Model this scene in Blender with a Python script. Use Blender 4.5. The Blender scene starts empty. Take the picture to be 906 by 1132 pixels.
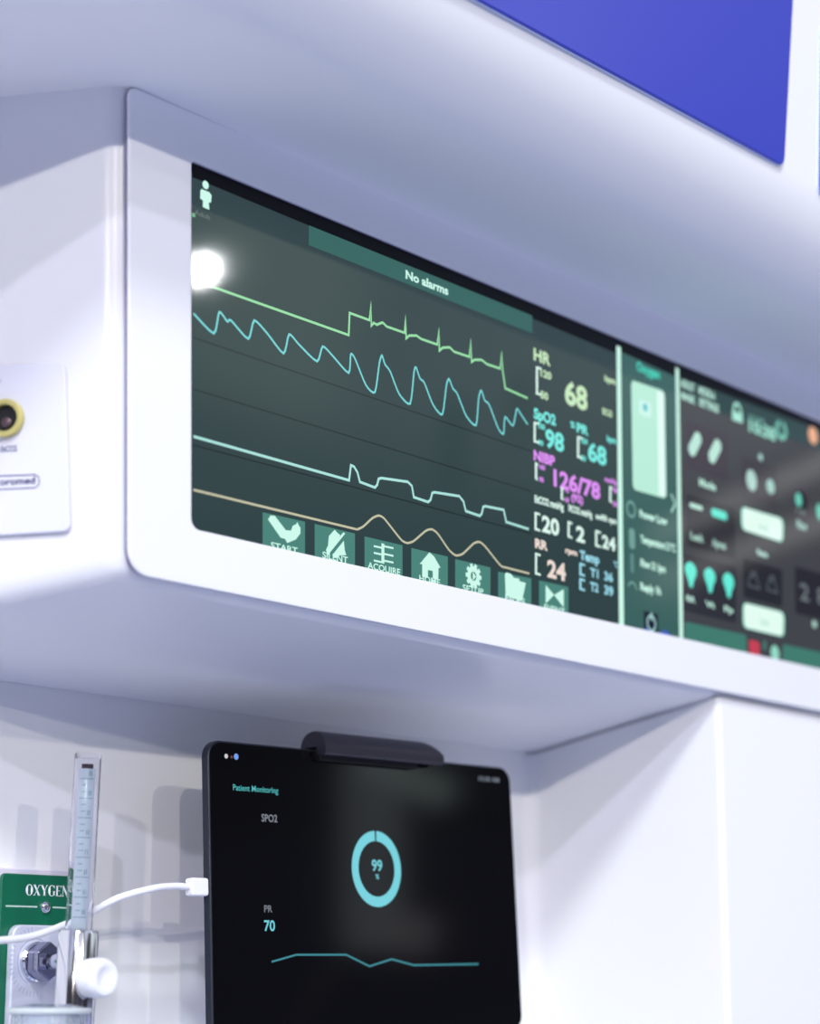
import bpy, bmesh, math
from mathutils import Vector, Matrix

# ------------------------------------------------------------------ camera
W_IMG, H_IMG = 906, 1132
FPX = 2300.0                      # focal length in pixels of the 906 wide frame
CX, CY, HY, VX = 453.0, 566.0, 1078.0, 2383.0
PITCH = math.atan((HY - CY) / FPX)
AZ = math.atan((VX - CX) * math.cos(PITCH) / FPX)     # heading measured from +X
EYE = Vector((0, 0, 1.30))
scene = bpy.context.scene
cam_data = bpy.data.cameras.new('camera')
cam_data.sensor_fit = 'HORIZONTAL'
cam_data.sensor_width = 36.0
cam_data.lens = FPX / W_IMG * 36.0
cam_data.clip_start = 0.02
cam_data.dof.use_dof = True
cam_data.dof.focus_distance = 1.15
cam_data.dof.aperture_fstop = 6.0
cam = bpy.data.objects.new('camera', cam_data)
scene.collection.objects.link(cam)
cam.location = EYE
cam.rotation_euler = (math.pi / 2 + PITCH, 0, AZ - math.pi / 2)
scene.camera = cam

# ------------------------------------------------------------------ view, world, lamps
scene.view_settings.view_transform = 'Standard'
scene.view_settings.look = 'None'
scene.view_settings.gamma = 1.0
scene.view_settings.exposure = 0.0
scene.view_settings.use_curve_mapping = False

world = bpy.data.worlds.new('hall')
scene.world = world
world.use_nodes = True
wn, wl = world.node_tree.nodes, world.node_tree.links
wn.clear()
w_out = wn.new('ShaderNodeOutputWorld')
w_bg = wn.new('ShaderNodeBackground')
w_tc = wn.new('ShaderNodeTexCoord')
w_sep = wn.new('ShaderNodeSeparateXYZ')
w_ramp = wn.new('ShaderNodeValToRGB')
w_map = wn.new('ShaderNodeMapRange')
w_map.inputs['From Min'].default_value = -1.0
w_map.inputs['From Max'].default_value = 1.0
wl.new(w_tc.outputs['Generated'], w_sep.inputs[0])
wl.new(w_sep.outputs['Z'], w_map.inputs['Value'])
wl.new(w_map.outputs['Result'], w_ramp.inputs['Fac'])
cr = w_ramp.color_ramp
cr.elements[0].position = 0.0
cr.elements[0].color = (0.47, 0.55, 0.87, 1)       # lit floor of the hall
cr.elements[1].position = 1.0
cr.elements[1].color = (0.50, 0.51, 0.70, 1)
for pos, col in ((0.46, (0.41, 0.45, 0.69, 1)), (0.52, (0.050, 0.052, 0.075, 1)), (0.60, (0.06, 0.062, 0.08, 1)),
                 (0.635, (0.56, 0.62, 0.66, 1)), (0.72, (0.56, 0.60, 0.72, 1))):
    e = cr.elements.new(pos)
    e.color = col
# noise patches added to the background, giving chrome and glass something to mirror
w_no = wn.new('ShaderNodeTexNoise')
w_no.inputs['Scale'].default_value = 3.2
w_no.inputs['Detail'].default_value = 1.0
wl.new(w_tc.outputs['Generated'], w_no.inputs['Vector'])
w_nr = wn.new('ShaderNodeMapRange')
w_nr.interpolation_type = 'SMOOTHSTEP'
w_nr.inputs['From Min'].default_value = 0.40
w_nr.inputs['From Max'].default_value = 0.56
w_nr.inputs['To Min'].default_value = 0.45
w_nr.inputs['To Max'].default_value = 1.25
wl.new(w_no.outputs['Fac'], w_nr.inputs['Value'])
w_mul = wn.new('ShaderNodeVectorMath')
w_mul.operation = 'SCALE'
wl.new(w_ramp.outputs['Color'], w_mul.inputs[0])
wl.new(w_nr.outputs['Result'], w_mul.inputs['Scale'])
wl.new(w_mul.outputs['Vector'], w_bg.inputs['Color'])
w_bg.inputs['Strength'].default_value = 1.0
wl.new(w_bg.outputs['Background'], w_out.inputs['Surface'])


def lamp(name, target, direction, dist, radius, power, color):
    d = bpy.data.lights.new(name, 'POINT')
    d.shadow_soft_size = radius
    d.energy = power
    d.color = color
    o = bpy.data.objects.new(name, d)
    scene.collection.objects.link(o)
    o.location = Vector(target) + Vector(direction).normalized() * dist
    return o


TGT = (0.75, 0.76, 1.30 + 0.32)
lamp('spot_lamp', TGT, (-0.26, -1, 0.351), 7.0, 0.045, 260, (1.0, 0.95, 0.84))
lamp('spot_lamp', TGT, (-0.67, -1, 0.351), 7.0, 0.045, 330, (1.0, 0.95, 0.84))
lamp('spot_lamp', TGT, (-1.45, -1, 0.351), 7.0, 0.045, 340, (1.0, 0.94, 0.86))  # added lamp with no seen source, brightens the recess side wall
lamp('spot_lamp', TGT, (-1.20, -1, 0.68), 7.0, 0.060, 450, (0.78, 0.76, 1.0))
lamp('hall_lamp', TGT, (-1.00, -1, 1.08), 7.2, 0.50, 1330, (0.92, 0.98, 0.97))
lamp('round_lamp', (0.72, 0.727, 1.655), (0.6657, -0.6706, 0.3274), 1.9, 0.015, 5, (1.0, 1.0, 1.0))


# ------------------------------------------------------------------ image rays and planes of the room
HD = Vector((math.cos(AZ), math.sin(AZ), 0))
UPV = Vector((0, 0, 1))
FWD = HD * math.cos(PITCH) + UPV * math.sin(PITCH)
RGT = Vector((math.sin(AZ), -math.cos(AZ), 0))
CUP = RGT.cross(FWD)


def ray(x, y):
    return FWD + RGT * ((x - CX) / FPX) - CUP * ((y - CY) / FPX)


class Plane:
    """a flat surface of the place: origin, two in-plane axes and an outward normal"""
    def __init__(self, o, u, v):
        self.o, self.u, self.v = Vector(o), Vector(u).normalized(), Vector(v).normalized()
        self.n = self.u.cross(self.v).normalized()      # u right, v up -> n towards viewer

    def hit(self, x, y):
        r = ray(x, y)
        t = (self.o - EYE).dot(self.n) / r.dot(self.n)
        return EYE + r * t

    def uv(self, x, y):
        p = self.hit(x, y) - self.o
        return (p.dot(self.u), p.dot(self.v))

    def at(self, u, v, h=0.0):
        return self.o + self.u * u + self.v * v + self.n * h


C0 = EYE + ray(143, 632) * 1.0                  # lower left corner of the monitor bezel
YF = C0.y
FACE = Plane((0, YF, 0), (1, 0, 0), (0, 0, 1))
XS = FACE.hit(802, 767).x                       # right end of the recess under the monitor
SIDEW = Plane((XS, 0, 0), (0, -1, 0), (0, 0, 1))
_pc = SIDEW.hit(585, 838)
YW = _pc.y                                      # back wall of the recess
ZB = FACE.hit(143, 634).z
ZB_R = FACE.hit(802, 767).z
ZT = sum(FACE.hit(*q).z for q in ((143, 94), (320, 168), (500, 252))) / 3
SL = math.tan(math.radians(10.6))               # slope of the housing's underside
WALL = Plane((0, YW, 0), (1, 0, 0), (0, 0, 1))
print('YF', YF, 'YW', YW, 'XS', XS, 'ZB', ZB, ZB_R, 'ZT', ZT, 'wall line', ZB - SL * (YW - YF), _pc.z)

# ------------------------------------------------------------------ materials
MATS = {}


def mat(name, color, rough=0.4, metal=0.0, spec=0.5, coat=0.0, emit=None, estr=1.0, trans=0.0, ior=1.45,
        bump=0.0, bscale=200.0, vary=0.0):
    if name in MATS:
        return MATS[name]
    m = bpy.data.materials.new(name)
    m.use_nodes = True
    nt = m.node_tree
    b = nt.nodes['Principled BSDF']
    b.inputs['Base Color'].default_value = (*color, 1)
    b.inputs['Roughness'].default_value = rough
    b.inputs['Metallic'].default_value = metal
    b.inputs['Specular IOR Level'].default_value = spec
    b.inputs['Coat Weight'].default_value = coat
    b.inputs['Coat Roughness'].default_value = 0.08
    b.inputs['Transmission Weight'].default_value = trans
    b.inputs['IOR'].default_value = ior
    if emit is not None:
        b.inputs['Emission Color'].default_value = (*emit, 1)
        b.inputs['Emission Strength'].default_value = estr
    if bump or vary:
        tc = nt.nodes.new('ShaderNodeTexCoord')
        no = nt.nodes.new('ShaderNodeTexNoise')
        no.inputs['Scale'].default_value = bscale
        no.inputs['Detail'].default_value = 3
        nt.links.new(tc.outputs['Object'], no.inputs['Vector'])
        if bump:
            bp = nt.nodes.new('ShaderNodeBump')
            bp.inputs['Strength'].default_value = bump
            bp.inputs['Distance'].default_value = 0.001
            nt.links.new(no.outputs['Fac'], bp.inputs['Height'])
            nt.links.new(bp.outputs['Normal'], b.inputs['Normal'])
        if vary:
            rm = nt.nodes.new('ShaderNodeMapRange')
            rm.inputs['To Min'].default_value = max(0.02, rough - vary)
            rm.inputs['To Max'].default_value = rough + vary
            nt.links.new(no.outputs['Fac'], rm.inputs['Value'])
            nt.links.new(rm.outputs['Result'], b.inputs['Roughness'])
    MATS[name] = m
    return m


def srgb(r, g, b):
    def f(c):
        c /= 255.0
        return c / 12.92 if c <= 0.04045 else ((c + 0.055) / 1.055) ** 2.4
    return (f(r), f(g), f(b))


GEL = mat('white_gelcoat', (0.75, 0.75, 0.785), rough=0.28, spec=0.5)
LINING = mat('white_lining', (0.84, 0.84, 0.855), rough=0.55, spec=0.15, vary=0.05, bscale=10.0)
PANEL = mat('white_bezel_plastic', (0.84, 0.84, 0.87), rough=0.38, spec=0.35, vary=0.03, bscale=30.0)
BLUE = mat('blue_panel', (0.026, 0.040, 0.44), rough=0.35, spec=0.4)
EDGE = mat('pale_edge_trim', (0.62, 0.72, 0.95), rough=0.3)
PLATE = mat('white_plate', (0.69, 0.69, 0.77), rough=0.35, vary=0.03, bscale=40.0)
BLACK = mat('black_plastic', (0.006, 0.006, 0.008), rough=0.45)
DARKGREY = mat('dark_grey_plastic', (0.022, 0.021, 0.034), rough=0.42, bump=0.15, bscale=900.0)
SLATE = mat('slate_metal', (0.03, 0.034, 0.05), rough=0.35, metal=0.5)
CHROME = mat('chrome', (0.72, 0.72, 0.77), rough=0.10, metal=1.0)
STEEL = mat('satin_steel', (0.70, 0.72, 0.80), rough=0.28, metal=0.8)
BRASS = mat('yellow_socket_ring', (0.62, 0.55, 0.20), rough=0.35, metal=0.4)
GREEN = mat('green_plate', (0.0, 0.115, 0.058), rough=0.35)
WHITEINK = mat('white_ink', (0.85, 0.86, 0.88), rough=0.5)
BLUEINK = mat('navy_ink', (0.03, 0.025, 0.13), rough=0.5)
CABLE = mat('white_cable', (0.82, 0.82, 0.88), rough=0.35)
KNOB = mat('white_knob', (0.85, 0.86, 0.90), rough=0.3)
CLEAR = mat('clear_acrylic', (0.96, 0.96, 1.0), rough=0.03, trans=1.0, ior=1.18)
FILM = mat('clear_bottle_plastic', (0.86, 0.92, 0.97), rough=0.10, trans=0.85, ior=1.33, bump=0.6, bscale=120.0)
SCALE = mat('scale_card', (0.74, 0.84, 0.87), rough=0.5)
SCALEINK = mat('scale_ink', (0.30, 0.50, 0.54), rough=0.5)
MOUNTGREY = mat('mount_grey', (0.25, 0.25, 0.30), rough=0.4)


def glow(r, g, b, s=1.0, base=0.0):
    """lit pixels of a display, under its glossy glass"""
    key = 'display_%d_%d_%d_%d' % (r, g, b, int(s * 100))
    return mat(key, (0.003, 0.003, 0.003), rough=0.05, spec=0.32, emit=srgb(r, g, b), estr=s)


# ------------------------------------------------------------------ mesh helpers
def link(o, parent=None):
    scene.collection.objects.link(o)
    if parent is not None:
        o.parent = parent
        bpy.context.view_layer.update()
        o.matrix_parent_inverse = Matrix.Translation(-parent_world(parent))
    return o


def parent_world(p):
    v = Vector(p.location)
    while p.parent is not None:
        p = p.parent
        v = v + (Vector(p.location) if False else Vector((0, 0, 0)))
    return v


def mesh_obj(name, verts, faces, material, parent=None, smooth=False, bevel=0.0, segs=2):
    me = bpy.data.meshes.new(name)
    me.from_pydata([tuple(v) for v in verts], [], faces)
    me.validate()
    bm = bmesh.new()
    bm.from_mesh(me)
    bmesh.ops.recalc_face_normals(bm, faces=bm.faces)
    bm.to_mesh(me)
    bm.free()
    return finish(name, me, material, parent, smooth, bevel, segs)


def finish(name, me, material, parent=None, smooth=False, bevel=0.0, segs=2):
    me.materials.append(material)
    o = bpy.data.objects.new(name, me)
    link(o, parent)
    if smooth or bevel:
        for p in me.polygons:
            p.use_smooth = True
        try:
            me.set_sharp_from_angle(angle=math.radians(42))
        except Exception:
            pass
    if bevel:
        b = o.modifiers.new('bevel', 'BEVEL')
        b.width = bevel
        b.segments = segs
        b.limit_method = 'ANGLE'
        b.angle_limit = math.radians(40)
        b.harden_normals = True
    return o


def bm_obj(name, bm, material, parent=None, smooth=True, bevel=0.0):
    me = bpy.data.meshes.new(name)
    bmesh.ops.recalc_face_normals(bm, faces=bm.faces)
    bm.to_mesh(me)
    bm.free()
    return finish(name, me, material, parent, smooth, bevel)


def thing(name, label, cat, loc, group=None):
    o = bpy.data.objects.new(name, None)
    o.empty_display_size = 0.02
    scene.collection.objects.link(o)
    o.location = loc
    tag(o, label, cat, group)
    return o


def tag(o, label, cat, group=None):
    o['label'] = label
    o['category'] = cat
    if group:
        o['group'] = group
    return o


def structure(o):
    o['kind'] = 'structure'
    return o


def round_poly(pts, radii, n=6):
    """polygon (2-D) with each corner rounded by its own radius, n+1 points per corner"""
    out = []
    N = len(pts)
    for i in range(N):
        p = Vector(pts[i]).to_2d()
        a = (Vector(pts[i - 1]).to_2d() - p)
        b = (Vector(pts[(i + 1) % N]).to_2d() - p)
        r = radii[i] if isinstance(radii, (list, tuple)) else radii
        ua, ub = a.normalized(), b.normalized()
        ang = ua.angle(ub)
        t = min(r / math.tan(ang / 2), a.length * 0.49, b.length * 0.49)
        r = t * math.tan(ang / 2)
        bis = (ua + ub).normalized()
        c = p + bis * (r / math.sin(ang / 2))
        s, e = p + ua * t - c, p + ub * t - c
        a0 = math.atan2(s.y, s.x)
        a1 = math.atan2(e.y, e.x)
        d = (a1 - a0 + math.pi) % (2 * math.pi) - math.pi
        for k in range(n + 1):
            q = a0 + d * k / n
            out.append((c.x + r * math.cos(q), c.y + r * math.sin(q)))
    return out


def slab(name, plane, outline, h0, h1, material, parent=None, bevel=0.0, segs=2):
    """closed prism over a 2-D outline on a plane, from height h0 to h1"""
    n = len(outline)
    v = [plane.at(x, y, h0) for x, y in outline] + [plane.at(x, y, h1) for x, y in outline]
    f = [list(range(n))[::-1], list(range(n, 2 * n))]
    f += [[i, (i + 1) % n, n + (i + 1) % n, n + i] for i in range(n)]
    return mesh_obj(name, v, f, material, parent, bevel=bevel, segs=segs)


def frame(name, plane, outer, inner, h0, h1, material, parent=None, bevel=0.0):
    n = len(outer)
    v = []
    for h in (h0, h1):
        v += [plane.at(x, y, h) for x, y in outer]
        v += [plane.at(x, y, h) for x, y in inner]
    f = []
    for i in range(n):
        j = (i + 1) % n
        f.append([2 * n + i, 2 * n + j, 3 * n + j, 3 * n + i])
        f.append([j, i, n + i, n + j])
        f.append([i, j, 2 * n + j, 2 * n + i])
        f.append([n + j, n + i, 3 * n + i, 3 * n + j])
    return mesh_obj(name, v, f, material, parent, bevel=bevel)


def ellipse(cx, cy, rx, ry, n=28):
    return [(cx + rx * math.cos(2 * math.pi * i / n), cy + ry * math.sin(2 * math.pi * i / n)) for i in range(n)]


def lathe(name, origin, axis, prof, material, parent=None, n=40, side=None):
    """prof: list of (radius, distance along axis)"""
    ax = Vector(axis).normalized()
    s = Vector(side) if side else (Vector((0, 0, 1)) if abs(ax.z) < 0.9 else Vector((1, 0, 0)))
    e1 = (s - ax * s.dot(ax)).normalized()
    e2 = ax.cross(e1)
    v, f = [], []
    for (r, d) in prof:
        for k in range(n):
            t = 2 * math.pi * k / n
            v.append(Vector(origin) + ax * d + (e1 * math.cos(t) + e2 * math.sin(t)) * r)
    for i in range(len(prof) - 1):
        for k in range(n):
            l = (k + 1) % n
            f.append([i * n + k, i * n + l, (i + 1) * n + l, (i + 1) * n + k])
    f.append(list(range(n))[::-1])
    f.append([(len(prof) - 1) * n + k for k in range(n)])
    return mesh_obj(name, v, f, material, parent, smooth=True)


def tube(name, pts, rad, material, parent=None, n=14):
    P = [Vector(p) for p in pts]
    # Catmull-Rom refinement
    Q = []
    for i in range(len(P) - 1):
        p0, p1, p2, p3 = P[max(i - 1, 0)], P[i], P[i + 1], P[min(i + 2, len(P) - 1)]
        for k in range(8):
            t = k / 8
            Q.append(0.5 * ((2 * p1) + (p2 - p0) * t + (2 * p0 - 5 * p1 + 4 * p2 - p3) * t * t
                            + (3 * p1 - p0 - 3 * p2 + p3) * t ** 3))
    Q.append(P[-1])
    v, f = [], []
    for i, q in enumerate(Q):
        d = (Q[min(i + 1, len(Q) - 1)] - Q[max(i - 1, 0)]).normalized()
        e1 = (Vector((0, 0, 1)) - d * d.z).normalized() if abs(d.z) < 0.95 else Vector((1, 0, 0))
        e2 = d.cross(e1)
        for k in range(n):
            t = 2 * math.pi * k / n
            v.append(q + (e1 * math.cos(t) + e2 * math.sin(t)) * rad)
    for i in range(len(Q) - 1):
        for k in range(n):
            l = (k + 1) % n
            f.append([i * n + k, i * n + l, (i + 1) * n + l, (i + 1) * n + k])
    f.append(list(range(n))[::-1])
    f.append([(len(Q) - 1) * n + k for k in range(n)])
    return mesh_obj(name, v, f, material, parent, smooth=True)


class Sheet:
    """thin printed or lit marks lying on a plane at a small height"""
    def __init__(self, plane, h, parent):
        self.p, self.h, self.parent = plane, h, parent

    def px(self, x, y):
        return self.p.uv(x, y)

    def _flat(self, name, polys, material, dh=0.0):
        v, f = [], []
        for poly in polys:
            b = len(v)
            v += [self.p.at(x, y, self.h + dh) for x, y in poly]
            f.append([b + i for i in range(len(poly))])
        me = bpy.data.meshes.new(name)
        me.from_pydata([tuple(q) for q in v], [], f)
        bm = bmesh.new()
        bm.from_mesh(me)
        bm.normal_update()
        for fc in bm.faces:
            if fc.normal.dot(self.p.n) < 0:
                fc.normal_flip()
        bm.to_mesh(me)
        bm.free()
        return finish(name, me, material, self.parent)

    def poly(self, name, pts, material, dh=0.0, radius=0.0):
        q = [self.px(*p) for p in pts]
        if radius:
            q = round_poly(q, radius)
        return self._flat(name, [q], material, dh)

    def polys(self, name, lst, material, dh=0.0):
        return self._flat(name, [[self.px(*p) for p in pts] for pts in lst], material, dh)

    def disc(self, name, x, y, rpx, material, dh=0.0):
        """a true circle on the surface, rpx = half height in image pixels"""
        c = self.px(x, y)
        t = self.px(x, y - rpx)
        r = abs(t[1] - c[1])
        return self._flat(name, [ellipse(c[0], c[1], r, r)], material, dh)

    def oval(self, name, x, y, rx, ry, material, dh=0.0):
        c = self.px(x, y)
        a = abs(self.px(x + rx, y)[0] - c[0])
        b = abs(self.px(x, y - ry)[1] - c[1])
        return self._flat(name, [ellipse(c[0], c[1], a, b)], material, dh)

    def arc_quads(self, c, r0, r1, a0, a1, n=48, sx=1.0):
        out = []
        for i in range(n):
            t0, t1 = a0 + (a1 - a0) * i / n, a0 + (a1 - a0) * (i + 1) / n
            out.append([(c[0] + sx * r0 * math.cos(t0), c[1] + r0 * math.sin(t0)),
                        (c[0] + sx * r1 * math.cos(t0), c[1] + r1 * math.sin(t0)),
                        (c[0] + sx * r1 * math.cos(t1), c[1] + r1 * math.sin(t1)),
                        (c[0] + sx * r0 * math.cos(t1), c[1] + r0 * math.sin(t1))])
        return out

    def ring(self, name, x, y, rout, rin, material, dh=0.0, gap=0.0, rx=None):
        c = self.px(x, y)
        ro = abs(self.px(x, y - rout)[1] - c[1])
        ri = ro * rin / rout
        sx = 1.0
        if rx:
            sx = abs(self.px(x + rx, y)[0] - c[0]) / ro
        return self._flat(name, self.arc_quads(c, ri, ro, math.pi / 2 + gap, math.pi / 2 + 2 * math.pi - gap, 64, sx),
                          material, dh)

    def line(self, name, pts, wpx, material, dh=0.0):
        """ribbon of constant width; wpx = width in image pixels measured upright"""
        q = [Vector(self.px(*p)) for p in pts]
        mid = pts[len(pts) // 2]
        w = abs(self.px(mid[0], mid[1] - wpx)[1] - self.px(*mid)[1]) / 2
        L, R = [], []
        for i, p in enumerate(q):
            d0 = (p - q[i - 1]).normalized() if i else None
            d1 = (q[i + 1] - p).normalized() if i < len(q) - 1 else None
            if d0 is None:
                d0 = d1
            if d1 is None:
                d1 = d0
            n0, n1 = Vector((-d0.y, d0.x)), Vector((-d1.y, d1.x))
            m = n0 + n1
            if m.length < 1e-6:
                m = n0
            m.normalize()
            k = w / max(0.45, m.dot(n0))
            L.append(p + m * k)
            R.append(p - m * k)
        polys = [[tuple(L[i]), tuple(R[i]), tuple(R[i + 1]), tuple(L[i + 1])] for i in range(len(q) - 1)]
        return self._flat(name, polys, material, dh)

    def text(self, name, s, x0, y0, x1, hpx, material, dh=0.0, bold=0.02):
        """s set with its lower left at pixel (x0, y0), ending at pixel column x1, capitals hpx tall"""
        a = self.px(x0, y0)
        # follow the surface's own horizontal
        lo, hi = y0 - 400, y0 + 400
        for _ in range(40):
            mid = (lo + hi) / 2
            if self.px(x1, mid)[1] > a[1]:
                lo = mid
            else:
                hi = mid
        width = self.px(x1, lo)[0] - a[0]
        height = self.px(x0, y0 - hpx)[1] - a[1]
        cu = bpy.data.curves.new(name, 'FONT')
        cu.body = s
        cu.resolution_u = 3
        cu.offset = bold
        ob = bpy.data.objects.new(name, cu)
        scene.collection.objects.link(ob)
        dg = bpy.context.evaluated_depsgraph_get()
        me = bpy.data.meshes.new_from_object(ob.evaluated_get(dg))
        bpy.data.objects.remove(ob)
        xs = [v.co.x for v in me.vertices]
        CAP = 0.69
        mnx, mxx = min(xs), max(xs)
        for v in me.vertices:
            u = a[0] + (v.co.x - mnx) / (mxx - mnx) * width
            w = a[1] + v.co.y / CAP * height
            v.co = self.p.at(u, w, self.h + dh)
        me.materials.clear()
        return finish(name, me, material, self.parent)


# ------------------------------------------------------------------ the lining walls (recess under the monitor)
def lining_walls():
    zb = EYE.z - 0.75
    bm = bmesh.new()
    bmesh.ops.create_cube(bm, size=1.0)
    for v in bm.verts:
        v.co = ((-1.2 if v.co.x < 0 else 2.6), (YW if v.co.y < 0 else YW + 0.04), (zb if v.co.z < 0 else ZT + 0.45))
    structure(bm_obj('wall_back', bm, LINING, smooth=False))
    # return wall closing the recess on the right, with a rounded outer corner and a coved inner one
    r = 0.012
    plan = [(XS - r + r * math.sin(math.radians(a)), YW - r + r * math.cos(math.radians(a))) for a in range(0, 91, 9)]
    ro = 0.004
    cy_ = YF + 0.006 + ro
    plan += [(XS + ro - ro * math.cos(math.radians(a)), cy_ - ro * math.sin(math.radians(a))) for a in range(0, 91, 9)]
    plan += [(2.6, YF + 0.006), (2.6, YW)]
    n = len(plan)
    v = [(x, y, zb) for x, y in plan] + [(x, y, ZB_R - 0.0003 - SL * (y - YF)) for x, y in plan]
    f = [list(range(n)), list(range(n, 2 * n))] + [[i, (i + 1) % n, n + (i + 1) % n, n + i] for i in range(n)]
    structure(mesh_obj('wall_right', v, f, LINING, smooth=True))


lining_walls()

# canopy above the monitor: flat underside, big rounded nose, leaning front
NR, NW, LEAN = 0.060, 0.075, math.radians(6.0)
YC, ZC = YF - NW, ZT + NR


def canopy():
    prof = [(YW + 0.04, ZT), (YW, ZT), (YF, ZT)]
    for k in range(25):
        t = math.radians(90.0 - LEAN * 0) * 0
        ang = -math.pi / 2 - (math.pi / 2 - LEAN) * k / 24
        ang = -math.pi / 2 - (math.pi / 2 + LEAN * -1) * k / 24
        prof.append((YC + NR * math.cos(ang), ZC + NR * math.sin(ang)))
    y, z = prof[-1]
    prof.append((y - math.tan(LEAN) * 0.40, z + 0.40))
    prof.append((YW + 0.04, z + 0.40))
    n = len(prof)
    v, f = [], []
    for x in (-1.2, 2.6):
        v += [(x, a, b) for a, b in prof]
    for i in range(n):
        j = (i + 1) % n
        f.append([i, j, n + j, n + i])
    f.append(list(range(n)))
    f.append([n + i for i in range(n)])
    o = mesh_obj('ceiling', v, f, LINING, smooth=True)
    structure(o)
    return (y, z)


NOSE_Y, NOSE_Z = canopy()
CANOPY = Plane((0, NOSE_Y, NOSE_Z), (1, 0, 0), (0, -math.sin(LEAN), math.cos(LEAN)))


def locker_door(pts, radii, label):
    uv = [CANOPY.uv(*p) for p in pts]
    root = thing('locker_door', label, 'cabinet door', CANOPY.at(uv[0][0], uv[0][1]))
    out = round_poly(uv, radii, 6)
    slab('edge_trim', CANOPY, out, 0.0, 0.0012, EDGE, root)
    c = Vector((sum(p[0] for p in uv) / 4, sum(p[1] for p in uv) / 4))
    ins = []
    for p in uv:
        q = Vector(p)
        ins.append((q.x + (-0.0022 if q.x > c.x else 0.0008), q.y + (0.0 if q.y < c.y else -0.002)))
    slab('door_panel', CANOPY, round_poly(ins, radii, 6), 0.0006, 0.0032, BLUE, root, bevel=0.0008)
    return root


locker_door([(95, -232), (864, 186), (877, -60), (95, -560)],
            [0.004, 0.006, 0.004, 0.004], 'large glossy blue locker door on the white canopy above the monitor')
locker_door([(902, 214), (1150, 347), (1150, 100), (905, 30)], [0.006, 0.004, 0.004, 0.004],
            'blue locker door cut off at the right edge, only its corner showing')

# ------------------------------------------------------------------ monitor housing (moulded box)
GV = Vector((-0.448, 0.894, 0)).normalized()
BZT = 0.004                                     # thickness of the bezel panel
A_b, A_t = FACE.hit(141, 632), FACE.hit(141.5, 95)
YH = YF + BZT


def housing():
    bm = bmesh.new()
    xl_b, xl_t = A_b.x - 0.001, A_t.x - 0.001
    t = (YW - 0.0003 - YH) / GV.y
    zb = ZB - 0.0005
    co = [(xl_b, YH, zb), (2.5, YH, ZB_R - 0.004), (2.5, YW - 0.0003, ZB_R - SL * (YW - YH)), (xl_b + GV.x * t, YW - 0.0003, zb - SL * (YW - YH)),
          (xl_t, YH, ZT), (2.5, YH, ZT), (2.5, YW - 0.0003, ZT), (xl_t + GV.x * t, YW - 0.0003, ZT)]
    vs = [bm.verts.new(c) for c in co]
    for q in ((0, 1, 2, 3), (4, 5, 6, 7), (0, 1, 5, 4), (1, 2, 6, 5), (2, 3, 7, 6), (3, 0, 4, 7)):
        bm.faces.new([vs[i] for i in q])
    bm.edges.ensure_lookup_table()
    pick = []
    for e in bm.edges:
        s = {vs.index(e.verts[0]), vs.index(e.verts[1])}
        if s in ({0, 1}, {0, 4}, {0, 3}):
            pick.append(e)
    bmesh.ops.bevel(bm, geom=pick, offset=0.011, segments=6, profile=0.5, affect='EDGES')
    o = bm_obj('monitor_housing', bm, GEL, smooth=True)
    tag(o, 'white moulded housing box under the canopy that carries the long monitor', 'housing')
    return o


housing()

# ------------------------------------------------------------------ patient monitor
mon = thing('patient_monitor', 'long touchscreen patient monitor in a white bezel showing vital sign curves', 'monitor', C0)
outer_px = [(143, 94), (143, 633), (1010, 806.5), (1010, 466)]
inner_px = [(212, 177), (212, 584), (960, 751.5), (960, 488)]
outer = round_poly([FACE.uv(*p) for p in outer_px], [0.005, 0.013, 0.01, 0.01], 8)
inner = round_poly([FACE.uv(*p) for p in inner_px], [0.003, 0.006, 0.005, 0.005], 8)
frame('bezel', FACE, outer, inner, -0.0022, 0.0, PANEL, mon, bevel=0.0008)
gap_out = round_poly([FACE.uv(*p) for p in [(143.8, 95), (143.8, 632.2), (1010, 805.5), (1010, 467)]], [0.005, 0.013, 0.01, 0.01], 8)
frame('gap_strip', FACE, gap_out, inner, -BZT + 0.0002, -0.0022, mat('gap_shade', (0.20, 0.18, 0.30), rough=0.6), mon)  # dark strip put in as the shadow gap behind the bezel
REC = 0.0028
SCR = Plane((0, YF + REC, 0), (1, 0, 0), (0, 0, 1))
GLASS = mat('display_glass', (0.003, 0.003, 0.004), rough=0.04, spec=0.16)
gl = [FACE.uv(*p) for p in [(205, 165), (205, 600), (975, 775), (975, 470)]]
glass = slab('display', SCR, gl, -0.001, 0.0, GLASS, mon)

S = Sheet(SCR, 0.00006, glass)
BASE = glow(44, 64, 66)
S.poly('lit_area', [(208, 194), (208, 610), (686, 712), (684, 392)], BASE)
S.poly('side_panel', [(684, 388), (686, 712), (753, 728), (750, 418)], glow(56, 96, 93), 0.00002)
S.poly('control_panel', [(750, 418), (753, 728), (972, 775), (972, 501)], glow(62, 65, 71), 0.00002)
S.poly('header_bar', [(751, 417), (752, 441), (972, 521), (972, 500)], glow(38, 66, 64), 0.00004)

U = 0.00006
MINT = glow(205, 250, 236)
TEAL = glow(74, 132, 122)
# adult patient symbol
px = 227
S.disc('person_symbol_head', 227, 204.5, 4.6, MINT, U)
S.poly('person_symbol_body', [(222.5, 209), (231, 212.5), (233.5, 216), (233, 224), (230.5, 224), (231, 232), (224, 229),
                       (224, 221.5), (221, 219.5), (221.2, 211)], MINT, U)
S.text('patient_type_text', 'Adult', 214.5, 236.5, 232, 5, glow(96, 110, 108), U)
S.poly('status_light', [(212, 235), (215.5, 236.2), (215.5, 240.5), (212, 239.5)], glow(110, 180, 130), U)
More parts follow.
